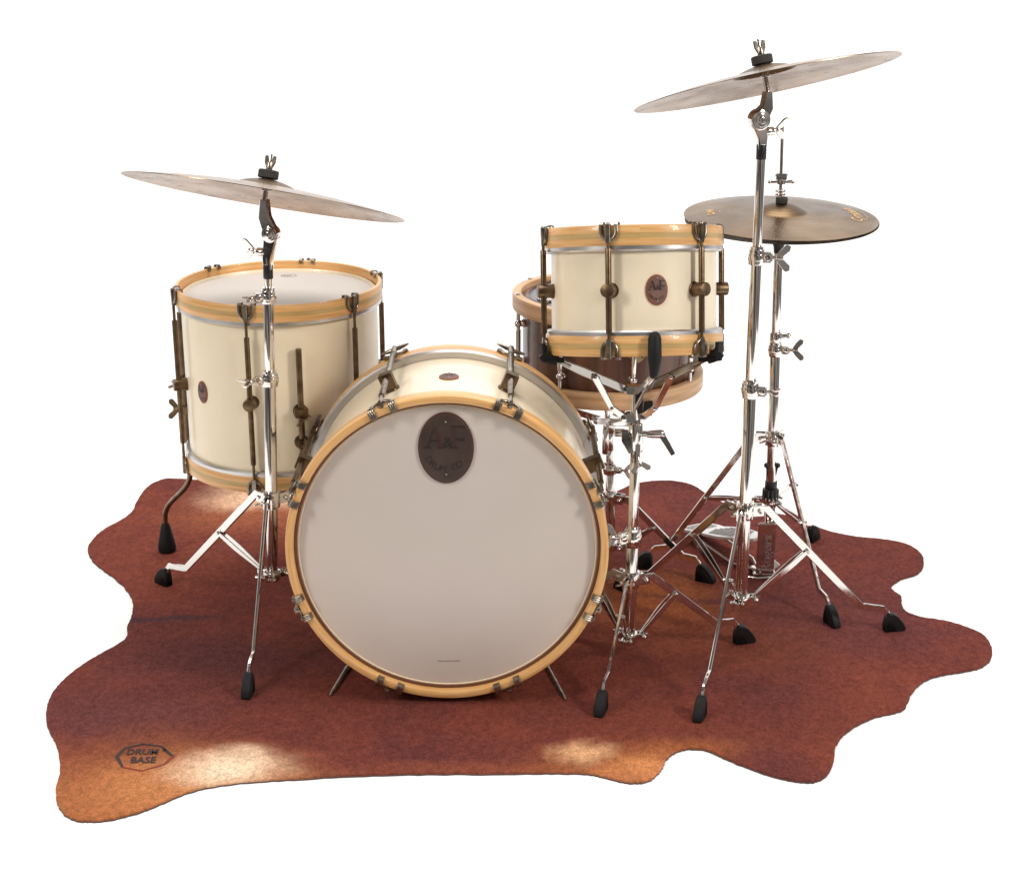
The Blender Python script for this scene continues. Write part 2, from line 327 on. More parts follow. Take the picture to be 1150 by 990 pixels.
# ------------------------------------------------------------------ drum kit-of-parts
def rad(th): return Vector((math.sin(th), -math.cos(th), 0))
def tan(th): return Vector((math.cos(th), math.sin(th), 0))
def hoop(name, root, M, ri, ro, z0, z1, mats=(MAPLE, OLIVE), stripe=(.36, .62), bev=.0025):
    h = z1-z0; za, zb = z0+h*stripe[0], z0+h*stripe[1]
    prof = [(ro-bev, z0), (ro-bev*.3, z0+bev*.3), (ro, z0+bev), (ro, za), (ro, zb), (ro, z1-bev), (ro-bev*.3, z1-bev*.3), (ro-bev, z1), (ri+bev, z1), (ri+bev*.3, z1-bev*.3), (ri, z1-bev), (ri, z0+bev), (ri+bev, z0)]
    mis = [0]*len(prof); mis[3] = 1
    return MB().lathe(prof, 128, mis=mis).build(name, list(mats), root, M)
def ring(name, root, M, ri, ro, z0, z1, m):
    b = min(ro-ri, z1-z0)*.3
    return MB().lathe([(ro-b, z0), (ro, z0+b), (ro, z1-b), (ro-b, z1), (ri, z1), (ri, z0)], 128).build(name, m, root, M)
def claw(root, M, th, rh, ztop, sgn, sp=.0135, hh=.028, wall=.007, bass=False):
    """U-shaped claw that hooks over a hoop. ztop: hoop's outer end along the axis, sgn: which way is outward"""
    e, t, z = rad(th), tan(th), Vector((0, 0, sgn)); mb = MB()
    def P(a, o, u): return e*(rh+o)+t*a+Vector((0, 0, ztop))+z*u
    u_pts = [P(-sp, .003, .0), P(-sp, .0035, -hh*.55), P(-sp*.75, .004, -hh*.8), P(-sp*.25, .005, -hh), P(sp*.25, .005, -hh), P(sp*.75, .004, -hh*.8), P(sp, .0035, -hh*.55), P(sp, .003, .0)]
    mb.path(u_pts, .0031, 10)
    pw = .013 if bass else .0075
    for s in (-1, 1):
        hk = [P(s*sp, .0025, -hh*.5), P(s*sp, .0028, .0005), P(s*sp, .0005, .0032), P(s*sp, -.004, .0042), P(s*sp, -wall-.0025, .0036), P(s*sp, -wall-.0045, -.001), P(s*sp, -wall-.0045, -.006)]
        mb.strap(hk, t, .0026, pw)
        if bass:
            for q in (-.004, 0, .004): mb.path([p+t*q for p in hk[1:5]], .0022, 8)
    mb.strap([P(0, .005, -hh*1.15), P(0, .006, .001)], t, .009, .009); mb.cyl(P(0, .006, -hh*1.1), P(0, .006, .004), .0036, n=12, bev=.001)
    return mb.build('claw_hook', STEEL, root, M)
def oval(a, b, n=56): return [(a*math.cos(2*math.pi*i/n), b*math.sin(2*math.pi*i/n)) for i in range(n)]
def badge(root, M, a, b, fn, sub, big=False, rot=False):
    """two-layer oval leather badge"""
    mb = MB()
    def lay(a, b, z0, z1, mi):
        n = 56; rs = []
        for k, z in ((1, z0), (1, z1-.0006), (.985, z1-.0001), (.96, z1), (.5, z1)): rs.append([mb.bm.verts.new(fn(x*k, y*k, z)) for x, y in oval(a, b, n)])
        mb.quads(rs, True, mi); f = mb.bm.faces.new(rs[-1]); f.material_index = mi
    lay(a, b, -.002, .0022, 1); lay(a*(.94 if big else .87), b*(.95 if big else .90), -.0005, .0028, 0)
    k = b/.033
    def tf(ox, oy, s=1, r=0): 
        c, d = math.cos(r), math.sin(r)
        return lambda x, y, z: fn(ox+(x*c-y*d)*s, oy+(x*d+y*c)*s, .0033)
    rd = 3 if big else 2
    def quad(pts, mi, lift):
        f = mb.bm.faces.new([mb.bm.verts.new(fn(x*k, y*k, .0031+lift)) for x, y in pts]); f.material_index = mi
    for pts, mi, lf in (([(-.0170, .0005), (-.0158, .0005), (-.0098, .0195), (-.0108, .0195)], 2, 0), ([(-.0115, .0198), (-.0086, .0198), (-.0022, .0005), (-.0062, .0005)], rd, .0002), ([(-.0150, .0062), (-.0055, .0062), (-.0055, .0074), (-.0150, .0074)], 2, .0004),
        ([(-.0200, 0), (-.0130, 0), (-.0130, .0010), (-.0200, .0010)], 2, .0006), ([(-.0080, 0), (.0000, 0), (.0000, .0010), (-.0080, .0010)], 2, .0006),
        ([(.0052, .0005), (.0090, .0005), (.0090, .0210), (.0052, .0210)], rd, .0002), ([(.0040, .0205), (.0170, .0205), (.0176, .0165), (.0165, .0190), (.0040, .0193)], 2, .0004), ([(.0085, .0078), (.0160, .0062), (.0168, .0100), (.0155, .0090), (.0085, .0092)], 2, .0004), ([(.0030, 0), (.0112, 0), (.0112, .0010), (.0030, .0010)], 2, .0006)): quad(pts, mi, lf)
    mb.text('&', .014*k, 0, fn=tf(.0018*k, .0052*k), mi=2)
    for i, ch in enumerate('DRUM CO.'):
        an = R(-62+i*17.5); mb.text(ch, .0085*k, 0, fn=tf(math.sin(an)*.0175*k, -math.cos(an)*.0165*k-.003*k, 1, an), mi=2)
    o = mb.build('badge', [LEATHERD if big else LEATHER, LEATHERDE if big else LEATHERE, STAMP, STAMPR], root, M, recalc=False)
    for s in (-1, 1):
        p = Vector(fn(0, s*b*.74, .003)); mb = MB(); mb.ball(p, .0011*k if big else .0017); mb.build('screw', STEEL, o, M)
    return o
def cylfn(th0, Rr, zc, flip=1):
    def g(x, y, z):
        r = Rr+z; p = rad(th0+x/Rr)*r; return (p.x, p.y, zc+y*flip)
    return g
def wing(mb, c, d, up, s=1.0):
    """wing screw: stem along d ending in two lobes spread along up"""
    c, d, up = Vector(c), Vector(d).normalized(), Vector(up); up = (up-d*up.dot(d)).normalized(); nn = d.cross(up)
    mb.cyl(c, c+d*.016*s, .0035*s, n=12); mb.cyl(c+d*.010*s, c+d*.022*s, .0058*s, .004*s, n=14, bev=.001*s)
    for q in (-1, 1):
        mb.strap([c+d*.014*s+up*q*.002*s, c+d*.020*s+up*q*.009*s, c+d*.028*s+up*q*.017*s, c+d*.030*s+up*q*.022*s], nn, [.010*s, .012*s, .013*s, .007*s], .0038*s)
def badge_shell_rods(root, M, ths, rrod, rsh, zt, zb, zl, rt=.0055, rr=.003, lug='knob', lr=.0125):
    for th in ths:
        e = rad(th); mb = MB()
        mb.cyl(e*rrod+Vector((0, 0, zt)), e*rrod+Vector((0, 0, zt-.055 if zt-zb > .3 else zt-.03)), rr, n=12)
        a, b_ = (zt-.052, zb+.052) if zt-zb > .3 else (zt-.03, zb+.03)
        mb.cyl(e*rrod+Vector((0, 0, a)), e*rrod+Vector((0, 0, b_)), rt, n=16, bev=.0012)
        mb.cyl(e*rrod+Vector((0, 0, b_)), e*rrod+Vector((0, 0, zb)), rr, n=12)
        mb.build('tension_rod', BRASS, root, M)
        mb = MB(); mb.cyl(e*(rsh-.001)+Vector((0, 0, zl)), e*(rsh+.003)+Vector((0, 0, zl)), lr*1.12, n=28, bev=.0008); mb.cyl(e*rsh+Vector((0, 0, zl)), e*(rrod+rt+.006)+Vector((0, 0, zl)), lr, n=28, bev=.0015)
        mb.build('lug', BRASS, root, M)
LUGS = [R(a) for a in (-76, -16, 44, 104, 164, 224)]
# ------------------------------------------------------------------ floor tom
C = at(313, 316, 3.295); ztop = C.z; zbot = .291; C.z = 0
ft = thing('floor_tom', 'tall cream floor tom with maple hoops standing on bent legs behind the left cymbal stand', 'floor tom', (C.x, C.y, RT), 'cream drums with maple hoops')
M = Matrix.Translation((C.x, C.y, 0)); rsh, ro = .2045, .2155; H = .036
MB().lathe([(rsh, zbot+.02), (rsh, ztop-.02), (rsh-.006, ztop-.016), (rsh-.008, ztop-.02), (rsh-.008, zbot+.02), (rsh-.006, zbot+.016)], 128).build('shell', CREAM, ft, M)
hoop('hoop', ft, M, ro-.008, ro, ztop-H, ztop); hoop('hoop', ft, M, ro-.008, ro, zbot, zbot+H)
ring('flesh_ring', ft, M, rsh+.0005, ro-.001, ztop-H-.009, ztop-H+.004, RINGM); ring('flesh_ring', ft, M, rsh+.0005, ro-.001, zbot+H-.004, zbot+H+.009, RINGM)
hd = MB().lathe([(0, ztop-.022), (rsh-.012, ztop-.022), (rsh-.004, ztop-.024), (ro-.0085, ztop-.028), (ro-.0085, ztop-.030), (0, ztop-.028)], 128, closed=False).build('drum_head', HEAD, ft, M)
MB().lathe([(0, zbot+.016), (ro-.0085, zbot+.022), (ro-.0085, zbot+.024), (0, zbot+.02)], 96, closed=False).build('drum_head', HEAD, ft, M)
lg = MB(); 
def fh(x, y, z): return (x, y+.152, ztop-.0215)
n = 40; o1 = [lg.bm.verts.new(fh(.017*math.cos(2*math.pi*i/n), .017*.8*math.sin(2*math.pi*i/n), 0)) for i in range(n)]; o2 = [lg.bm.verts.new(fh(.0158*math.cos(2*math.pi*i/n), .0158*.78*math.sin(2*math.pi*i/n), 0)) for i in range(n)]
lg.quads([o1, o2]); lg.text('A&F', .012, 0, fn=lambda x, y, z: fh(x-.003, y, 0)); lg.build('printed_logo', PRINT, hd, M)
FL = [q+R(6.5) for q in LUGS]
for th in FL:
    claw(ft, M, th, ro, ztop, 1); claw(ft, M, th, ro, zbot, -1)
badge_shell_rods(ft, M, FL, ro+.006, rsh, ztop-.012, zbot+.012, (ztop+zbot)/2-.005)
badge(ft, M, .016, .0235, cylfn(R(-45), rsh, at(236, 441, C.y-.15).z), ft)
def tom_leg(th, top, kneez, foot, drop=.095):
    e, t = rad(th), tan(th); b0 = M @ (e*(rsh+.014)); x0 = b0.xy
    mb = MB(); zk = kneez
    f = Vector(foot); d = Vector((f.x-b0.x, f.y-b0.y, 0))
    pts = [(b0.x, b0.y, top), (b0.x, b0.y, zk+.05)]
    for u in range(11):
        q = u/10; w = q*q*(3-2*q); pts.append((b0.x+d.x*w, b0.y+d.y*w, zk-drop*q))
    pts.append((f.x, f.y, RT+.02))
    mb.path(pts, .0062, 14); lo = mb.build('leg', BRASS, ft)
    mb = MB(); mb.path([(f.x, f.y, RT+.07), (f.x, f.y, RT+.062), (f.x, f.y, RT+.03), (f.x, f.y, RT+.012), (f.x, f.y, RT+.002), (f.x, f.y, RT)], 0, 20, [.008, .0115, .0175, .021, .020, .017]); mb.build('rubber_foot', RUBBER, lo)
    for i, z in enumerate(((at(200, 430, C.y).z), (at(200, 463, C.y).z))):
        mb = MB(); c = M @ (e*(rsh+.013)+Vector((0, 0, z)))
        mb.cyl(M @ (e*(rsh-.001)+Vector((0, 0, z))), M @ (e*(rsh+.005)+Vector((0, 0, z))), .0145, n=28, bev=.001)
        mb.box(c, (.027 if i == 0 else .018, .022, .019), frame((0, 0, 1), t), .0015); 
        br = mb.build('leg_bracket', BRASS, ft)
        mb = MB(); wing(mb, c+e*.008+Vector((0, 0, -.010 if i == 0 else 0)), e, (0, .3, 1) if i else (0, 1, .2), .95 if i else .75); mb.build('wing_bolt', BRASS, br)
tom_leg(R(-96), at(204, 350, 3.32).z, at(210, 528, 3.32).z, gp(188, 619), at(210, 528, 3.32).z-at(190, 584, 3.46).z)
t2 = at(345, 392, C.y-.21); tom_leg(R(17), t2.z, .2, M @ (rad(R(17))*(rsh+.03)+tan(R(17))*.055))
tom_leg(R(140), .52, .2, M @ (rad(R(140))*(rsh+.055)))
# ------------------------------------------------------------------ bass drum
BY = 2.716; bc = at(502, 619.5, BY); T5 = R(1)
BM = Matrix.Translation(bc) @ Matrix(((1, 0, 0, 0), (0, math.sin(T5), -math.cos(T5), 0), (0, math.cos(T5), math.sin(T5), 0), (0, 0, 0, 1)))
bd = thing('bass_drum', 'large cream bass drum with maple hoops, lying on its side, showing its front head', 'bass drum', (bc.x, bc.y+.15, RT), 'cream drums with maple hoops')
rsh, ro, D, H = .2805, .2965, .378, .040
MB().lathe([(rsh, -.02), (rsh, -D+.02), (rsh-.007, -D+.016), (rsh-.009, -D+.02), (rsh-.009, -.02), (rsh-.007, -.016)], 160).build('shell', CREAM, bd, BM)
hoop('front_hoop', bd, BM, ro-.0145, ro, -H, 0, stripe=(.44, .56), bev=.004); hoop('rear_hoop', bd, BM, ro-.014, ro, -D, -D+H, stripe=(.46, .56), bev=.003)
ring('flesh_ring', bd, BM, rsh+.0005, ro-.003, -H-.010, -H+.004, RINGM); ring('flesh_ring', bd, BM, rsh+.0005, ro+.0005, -D+H-.002, -D+H+.011, RINGM)
fhd = MB().lathe([(0, -.017), (.268, -.017), (.274, -.0185), (.2795, -.024), (.2815, -.028)], 160, closed=False).build('front_head', FHEAD, bd, BM)
MB().lathe([(0, -D+.014), (.27, -D+.014), (.281, -D+.018)], 96, closed=False).build('rear_head', HEAD, bd, BM)
ring('head_edge_shade', bd, BM, .2765, .2822, -.024, -.0155, RIMSHADE)  # ring added to draw the shadow line between front head and hoop
mb = MB(); mb.text('HEAD MADE BY REMO', .0043, 0, fn=lambda x, y, z: (x, y*.9-.2265+x*x*.8, -.0164)); mb.build('printed_text', PRINT, fhd, BM)
badge(bd, BM, .0505, .067, lambda x, y, z: (x, y+.1950, z-.0155), bd, True)
badge(bd, BM, .019, .0235, (lambda x, y, z: ((rsh+z)*math.sin(x/rsh), (rsh+z)*math.cos(x/rsh), -.185-y)) if True else None, bd)
for k in range(8):
    a = 22.5+45*k; th = R(180-a); e, t = rad(th), tan(th)
    claw(bd, BM, th, ro, 0, 1, sp=.020, hh=.020, wall=.010, bass=True); claw(bd, BM, th, ro, -D, -1, sp=.020, hh=.020, wall=.009, bass=True)
    rr = ro+.009; mb = MB(); mb.cyl(e*rr+Vector((0, 0, -.008)), e*rr+Vector((0, 0, -.055)), .0034, n=12); mb.cyl(e*rr+Vector((0, 0, -.05)), e*rr+Vector((0, 0, -D+.02)), .0058, n=16, bev=.001)
    mb.cyl(e*rr+Vector((0, 0, -D+.03)), e*rr+Vector((0, 0, -D-.022)), .0066, n=16, bev=.002)
    mb.build('tension_rod', STEEL if k in (0, 7) else BRASS, bd, BM)
    mb = MB(); mb.path([e*rr+t*q+Vector((0, 0, -D-.010+h)) for q, h in ((-.030, -.006), (-.022, -.003), (-.010, 0), (.010, 0), (.022, -.003), (.030, -.006))], 0, 10, [.002, .0035, .0045, .0045, .0035, .002]); mb.build('key_handle', STEEL, bd, BM)
    zz = -D*.45; mb = MB(); mb.cyl(e*(rsh-.001)+Vector((0, 0, zz)), e*(rsh+.004)+Vector((0, 0, zz)), .0165, n=28, bev=.001)
    mb.box(e*(rsh+.018)+Vector((0, 0, zz)), (.026, .034, .026), frame((0, 0, 1), t), .0015); mb.build('lug', BRASS, bd, BM)
for s, tip, up in ((-1, (371, 782), (409, 718)), (1, (635, 787), (600, 722))):
    a = gp(*tip); b = at(*up, 2.97); mb = MB(); mb.cyl(a+Vector((0, 0, .001)), a.lerp(b, .08), .003, .0052, n=14); mb.cyl(a.lerp(b, .08), b, .0052, n=14); spo = mb.build('spur', STEEL, bd)
    d = (b-a).normalized(); mb = MB(); mb.cyl(b-d*.03, b+d*.012, .012, n=20, bev=.002); 
    c = bc+Vector((0, 0, 0)); e = (b-Vector((c.x, b.y, c.z))).normalized(); mb.cyl(b, Vector((c.x, b.y, c.z))+e*(rsh-.001), .012, .016, n=20); mb.build('spur_bracket', BRASS, spo)
# ------------------------------------------------------------------ rack tom
RY = 2.93; rc = at(711.5, 325, RY); tilt = R(13.0); roll = R(-.9)
RM = Matrix.Translation(rc+Vector((0, 0, -.001))) @ Matrix.Rotation(roll*-1*-1, 4, 'Y') @ Matrix.Rotation(-tilt, 4, 'X')
rt = thing('rack_tom', 'small cream tom with maple hoops held on the chrome basket stand', 'rack tom', tuple(rc), 'cream drums with maple hoops')
rsh, ro, H = .1535, .1655, .0375; zt, zb = .1155, -.1175
MB().lathe([(rsh, zb+.02), (rsh, zt-.02), (rsh-.006, zt-.016), (rsh-.008, zt-.02), (rsh-.008, zb+.02), (rsh-.006, zb+.016)], 128).build('shell', CREAM, rt, RM)
hoop('hoop', rt, RM, ro-.008, ro, zt-H, zt); hoop('hoop', rt, RM, ro-.008, ro, zb, zb+H)
ring('flesh_ring', rt, RM, rsh+.0005, ro-.001, zt-H-.009, zt-H+.004, RINGM); ring('flesh_ring', rt, RM, rsh+.0005, ro-.001, zb+H-.004, zb+H+.009, RINGM)
MB().lathe([(0, zt-.014), (rsh-.01, zt-.014), (ro-.0085, zt-.022), (ro-.0085, zt-.026), (0, zt-.02)], 96, closed=False).build('drum_head', HEAD, rt, RM)
MB().lathe([(0, zb+.014), (rsh-.01, zb+.014), (ro-.0085, zb+.022), (ro-.0085, zb+.026), (0, zb+.02)], 96, closed=False).build('drum_head', HEAD, rt, RM)
for th in LUGS:
    claw(rt, RM, th-R(3), ro, zt, 1); claw(rt, RM, th-R(3), ro, zb, -1)
badge_shell_rods(rt, RM, [q-R(3) for q in LUGS], ro+.006, rsh, zt-.010, zb+.010, .0, lr=.0125)
badge(rt, RM, .0205, .0275, cylfn(R(11.3), rsh, 0), rt)
# ------------------------------------------------------------------ snare drum
SY = 3.33; sc_ = at(684, 326, SY); zt = sc_.z; zb = zt-.205; sc_.z = 0
sn = thing('snare_drum', 'walnut brown snare drum with thick natural maple hoops behind the small cream tom', 'snare drum', (sc_.x, sc_.y, zb))
SM = Matrix.Translation(sc_); rsh, ro = .183, .2055
MB().lathe([(rsh, zb+.01), (rsh, zt-.012), (rsh-.012, zt-.006), (rsh-.014, zt-.012), (rsh-.014, zb+.01), (rsh-.012, zb+.006)], 128).build('shell', WALNUT, sn, SM)
hoop('hoop', sn, SM, .186, ro, zt-.036, zt, (SMAPLE, SMAPLE), bev=.004); hoop('hoop', sn, SM, .186, ro, zb, zb+.036, (SMAPLE, SMAPLE), bev=.004)
MB().lathe([(0, zt-.012), (.172, zt-.012), (.185, zt-.018)], 96, closed=False).build('drum_head', GHEAD, sn, SM)
MB().lathe([(0, zb+.010), (.172, zb+.010), (.185, zb+.016)], 96, closed=False).build('drum_head', HEAD, sn, SM)
mb = MB(); pc = Vector((-.135, -.055, zt-.011)); 
for a in range(3): mb.ball(pc+Vector((.016*math.cos(a*2.1+.5), .016*math.sin(a*2.1+.5), .004)), .0065, (1, 1, .8))
mb.cyl(pc, pc+Vector((0, 0, .006)), .013, n=20, bev=.001); mb.path([pc+Vector((.0, 0, .004)), pc+Vector((.03, -.02, .004)), pc+Vector((.07, -.035, .004))], .004, 10); mb.build('muffler_clip', CHROME, sn, SM)
for k in range(8):
    th = R(-70+45*k-5) if k else R(-75); th = R(-78+45*k); e = rad(th); mb = MB(); r_ = rsh+.0145
    mb.cyl(e*r_+Vector((0, 0, zt-.001)), e*r_+Vector((0, 0, zb+.001)), .0042, n=12)
    mb.cyl(e*r_+Vector((0, 0, zt-.075)), e*r_+Vector((0, 0, zb+.075)), .0055, n=14, bev=.001)
    mb.cyl(e*(ro-.007)+Vector((0, 0, zt-.003)), e*(ro-.007)+Vector((0, 0, zt+.004)), .005, n=12, bev=.001); mb.build('tension_rod', CHROME, sn, SM)
    for zz in (zt-.062, zb+.062):
        mb = MB(); mb.cyl(e*(rsh-.001)+Vector((0, 0, zz)), e*(r_+.005)+Vector((0, 0, zz)), .0045, n=12, bev=.001); mb.ball(e*r_+Vector((0, 0, zz)), .0085); mb.ball(e*(rsh+.003)+Vector((0, 0, zz)), .0085); mb.build('lug', CHROME, sn, SM)
# brass butt plate + strainer
g = cylfn(R(15), rsh, zt-.093); mb = MB(); mb.prism([(-.030, .018), (.030, .018), (.028, .010), (.010, -.012), (.004, -.015), (-.004, -.015), (-.010, -.012), (-.028, .010)], .006, fn=g)
bp = mb.build('butt_plate', BRASSB, sn, SM); mb = MB()
for s in (-1, 1): mb.prism([(s*.020+.0, .012), (s*.024, .006), (s*.010, -.006), (s*.006, -.002)], .0085, fn=g)
mb.build('plate_slot', BLACKM, bp, SM)
e = rad(R(84)); t = tan(R(84)); mb = MB(); mb.box(e*(rsh+.010)+Vector((0, 0, zt-.125)), (.016, .018, .05), frame((0, 0, 1), t), .002); mb.cyl(e*(rsh+.018)+Vector((0, 0, zt-.10)), e*(rsh+.018)+Vector((0, 0, zt-.155)), .004, n=10); wing(mb, e*(rsh+.014)+Vector((0, 0, zt-.108)), e, (0, 0, 1), .6); mb.build('strainer', CHROME, sn, SM)
# ------------------------------------------------------------------ stands
def foot_profile(): return [(-.012, 0), (-.013, .020), (-.010, .038), (-.004, .045), (.006, .044), (.018, .036), (.030, .022), (.038, .008), (.038, .002), (.034, 0)]
def rubber_foot(parent, p, d, s=1.0):
    s *= .90
    d = Vector((d.x, d.y, 0)).normalized(); t = Vector((0, 0, 1)).cross(d); mb = MB()
    for k, w in ((1.0, .0195), (.80, .0215), (.74, .0195), (.55, .0215), (.49, .0195)):
        pr = [((x+.012)*k-.012, z*k) for x, z in foot_profile()]; rs = []
        for q, kk in ((-w/2, .9), (-w/2+.002, 1), (w/2-.002, 1), (w/2, .9)):
            rs.append([mb.bm.verts.new(Vector((p.x, p.y, RT))+(d*((x-.010)*kk+.010)+Vector((0, 0, .018+(z-.018)*kk if z > .004 else z)))*s+t*q*s) for x, z in pr])
        mb.quads(rs, True, 0, True)
    return mb.build('rubber_foot', RUBBER, parent)
def circum(a, b, c):
    ax, ay, bx, by, cx, cy = a.x, a.y, b.x, b.y, c.x, c.y; d = 2*(ax*(by-cy)+bx*(cy-ay)+cx*(ay-by))
    return Vector((((ax*ax+ay*ay)*(by-cy)+(bx*bx+by*by)*(cy-ay)+(cx*cx+cy*cy)*(ay-by))/d, ((ax*ax+ay*ay)*(cx-bx)+(bx*bx+by*by)*(ax-cx)+(cx*cx+cy*cy)*(bx-ax))/d, RT))
def third(a, b):
    m = (a+b)/2; d = b-a; n = Vector((d.y, -d.x, 0)).normalized(); h = d.length*math.sqrt(3)/2
    p, q = m+n*h, m-n*h; return p if p.y > q.y else q
def tripod(root, P, zh, zb, feet, rt_, kf=.80, kz=.060, ez=.046, w=.0145, th=.0062, bf=.42, ah=.0, fs=1.0, style='flat'):
    """P(z): point on the pole axis. zh: hub height, zb: lower collar"""
    hub, low = P(zh), P(zb)
    for f in feet:
        f = Vector(f); d = Vector((f.x-hub.x, f.y-hub.y, 0)); Lh = d.length; d.normalize(); t = Vector((0, 0, 1)).cross(d)
        s0 = hub+d*(rt_+.012)+Vector((0, 0, .0)); e1 = Vector((f.x, f.y, 0))-d*.004
        kn = hub+d*(Lh*kf); kn.z = RT+kz; 
        a0 = s0+d*.02+Vector((0, 0, .002))
        end = Vector((e1.x, e1.y, RT+ez)); pre = end-d*.012+Vector((0, 0, .004))
        mb = MB(); mb.strap([s0, a0, a0.lerp(kn, .5), kn, kn.lerp(pre, .15), pre, end-d*.002+Vector((0, 0, -.006)), end+Vector((0, 0, -.02))], t, [w*1.0, w*1.1, w*1.1, w, w, w*.9, w*.65, w*.6], th)
        lo = mb.build('leg', CHROME, root)
        rubber_foot(lo, Vector((f.x, f.y, 0)), d, fs)
        bp_ = a0.lerp(kn, bf); mb = MB(); l0 = low+d*(rt_+.010)
        mb.strap([bp_+t*.006, bp_.lerp(l0, .25)+t*.006, bp_.lerp(l0, .4)+t*.006, l0.lerp(bp_, .12)+t*.003, l0], t, [w*.55, w*.8, w*.8, w*.45, w*.4], .0025)
        mb.strap([bp_-t*.006, bp_.lerp(l0, .25)-t*.006, bp_.lerp(l0, .4)-t*.006, l0.lerp(bp_, .12)-t*.003, l0], t, [w*.55, w*.8, w*.8, w*.45, w*.4], .0025)
        mb.cyl(bp_-t*.010, bp_+t*.010, .0035, n=12, bev=.0008); mb.build('leg_brace', CHROME, root)
    up = (P(zh+.1)-P(zh)).normalized()
    for nm, c, hh in (('hub_collar', hub, .017), ('base_collar', low, .009)):
        mb = MB(); mb.cyl(c-up*hh, c+up*hh, rt_+.0055, n=28, bev=.002)
        for f in feet:
            d = Vector((Vector(f).x-hub.x, Vector(f).y-hub.y, 0)).normalized(); t = Vector((0, 0, 1)).cross(d); q = frame((0, 0, 1), t)
            for s in (-1, 1): mb.box(c+d*(rt_+.012)+t*s*.0075, (.0035, .026, hh*1.3), frame((0, 0, 1), t), .001)
            mb.cyl(c+d*(rt_+.016)-t*.013, c+d*(rt_+.016)+t*.013, .0038, n=12, bev=.001); mb.ball(c+d*(rt_+.016)-t*.013, .0045)
        mb.build(nm, CHROME, root)
    if True:
        mb = MB(); d = Vector((-.5, -.8, 0)).normalized(); wing(mb, hub+d*(rt_+.004), d, (1, 0, .3), .7); mb.build('wing_bolt', CHROME, root)
def pole(a, b):
    a, b = Vector(a), Vector(b)
    return lambda z: a+(b-a)*((z-a.z)/(b.z-a.z))
def clamp(root, P, z, r, d, h=.014, s=1.0, up=(0, 0, 1), name='tube_clamp'):
    c = P(z); ax = (P(z+.1)-P(z)).normalized(); d = Vector(d).normalized(); mb = MB()
    mb.cyl(c-ax*h, c+ax*h, r+.0045, n=28, bev=.0015); mb.cyl(c-ax*h*.45, c+ax*h*.45, r+.0058, n=28, bev=.0012); mb.cyl(c+ax*h, c+ax*(h+.005), r+.0025, n=24)
    t = ax.cross(d); mb.box(c+d*(r+.010), (.020, .016, h*1.35), frame(ax, d), .003); mb.cyl(c+d*(r+.011)-t*.010, c+d*(r+.011)+t*.010, .007, n=16, bev=.002)
    o = mb.build(name, CHROME, root); mb = MB(); wing(mb, c+d*(r+.016), d, up, s); mb.build('wing_bolt', CHROME, o); return o
def tubes(root, P, segs):
    for nm, z0, z1, r in segs:
        mb = MB(); a, b = P(z0), P(z1); d = (b-a).normalized(); mb.cyl(a, b, r, n=32, bev=.0012)
        mb.build(nm, CHROME, root)
def zat(px, py, Y): return at(px, py, Y).z
def cym_prof(Rr, bell=.052, bh=.017, bow=.020, t=.0013, edge=0):
    pr = []; n = 26
    for i in range(n+1):
        r = Rr-(Rr-bell)*i/n; x = r/Rr; pr.append((r, bow*(1-x**1.9)))
    zb_ = pr[-1][1]
    for i in range(1, 13):
        a = i/12; r = bell*(1-a)+.0065*a; pr.append((r, zb_+bh*math.sin(a*math.pi/2)**.9))
    nb = 12; top = [(r, z+t/2) for r, z in pr]; bot = [(r, z-t/2) for r, z in pr[::-1]]
    return top+bot, pr[-1][1]
def cymbal(name, label, center, Mrot, Rr, m, group=None, **k):
    pr, zc = cym_prof(Rr, **k); M = Matrix.Translation(center) @ Mrot.to_4x4()
    nn_ = len(pr)//2; mis = [1 if (26 <= i < nn_ or nn_ <= i < nn_+12) else 0 for i in range(len(pr))]
    o = MB().lathe(pr, 144, mis=mis).build(name, [m, BELLM], None, None, ang=60, recalc=True)
    o.location = (0, 0, 0); c = Vector(o['_w']); o.matrix_world = M @ Matrix.Translation(c); o['_w'] = tuple(M @ c)
    o['label'] = label; o['category'] = 'cymbal'
    if group: o['group'] = group
    return o, M, zc
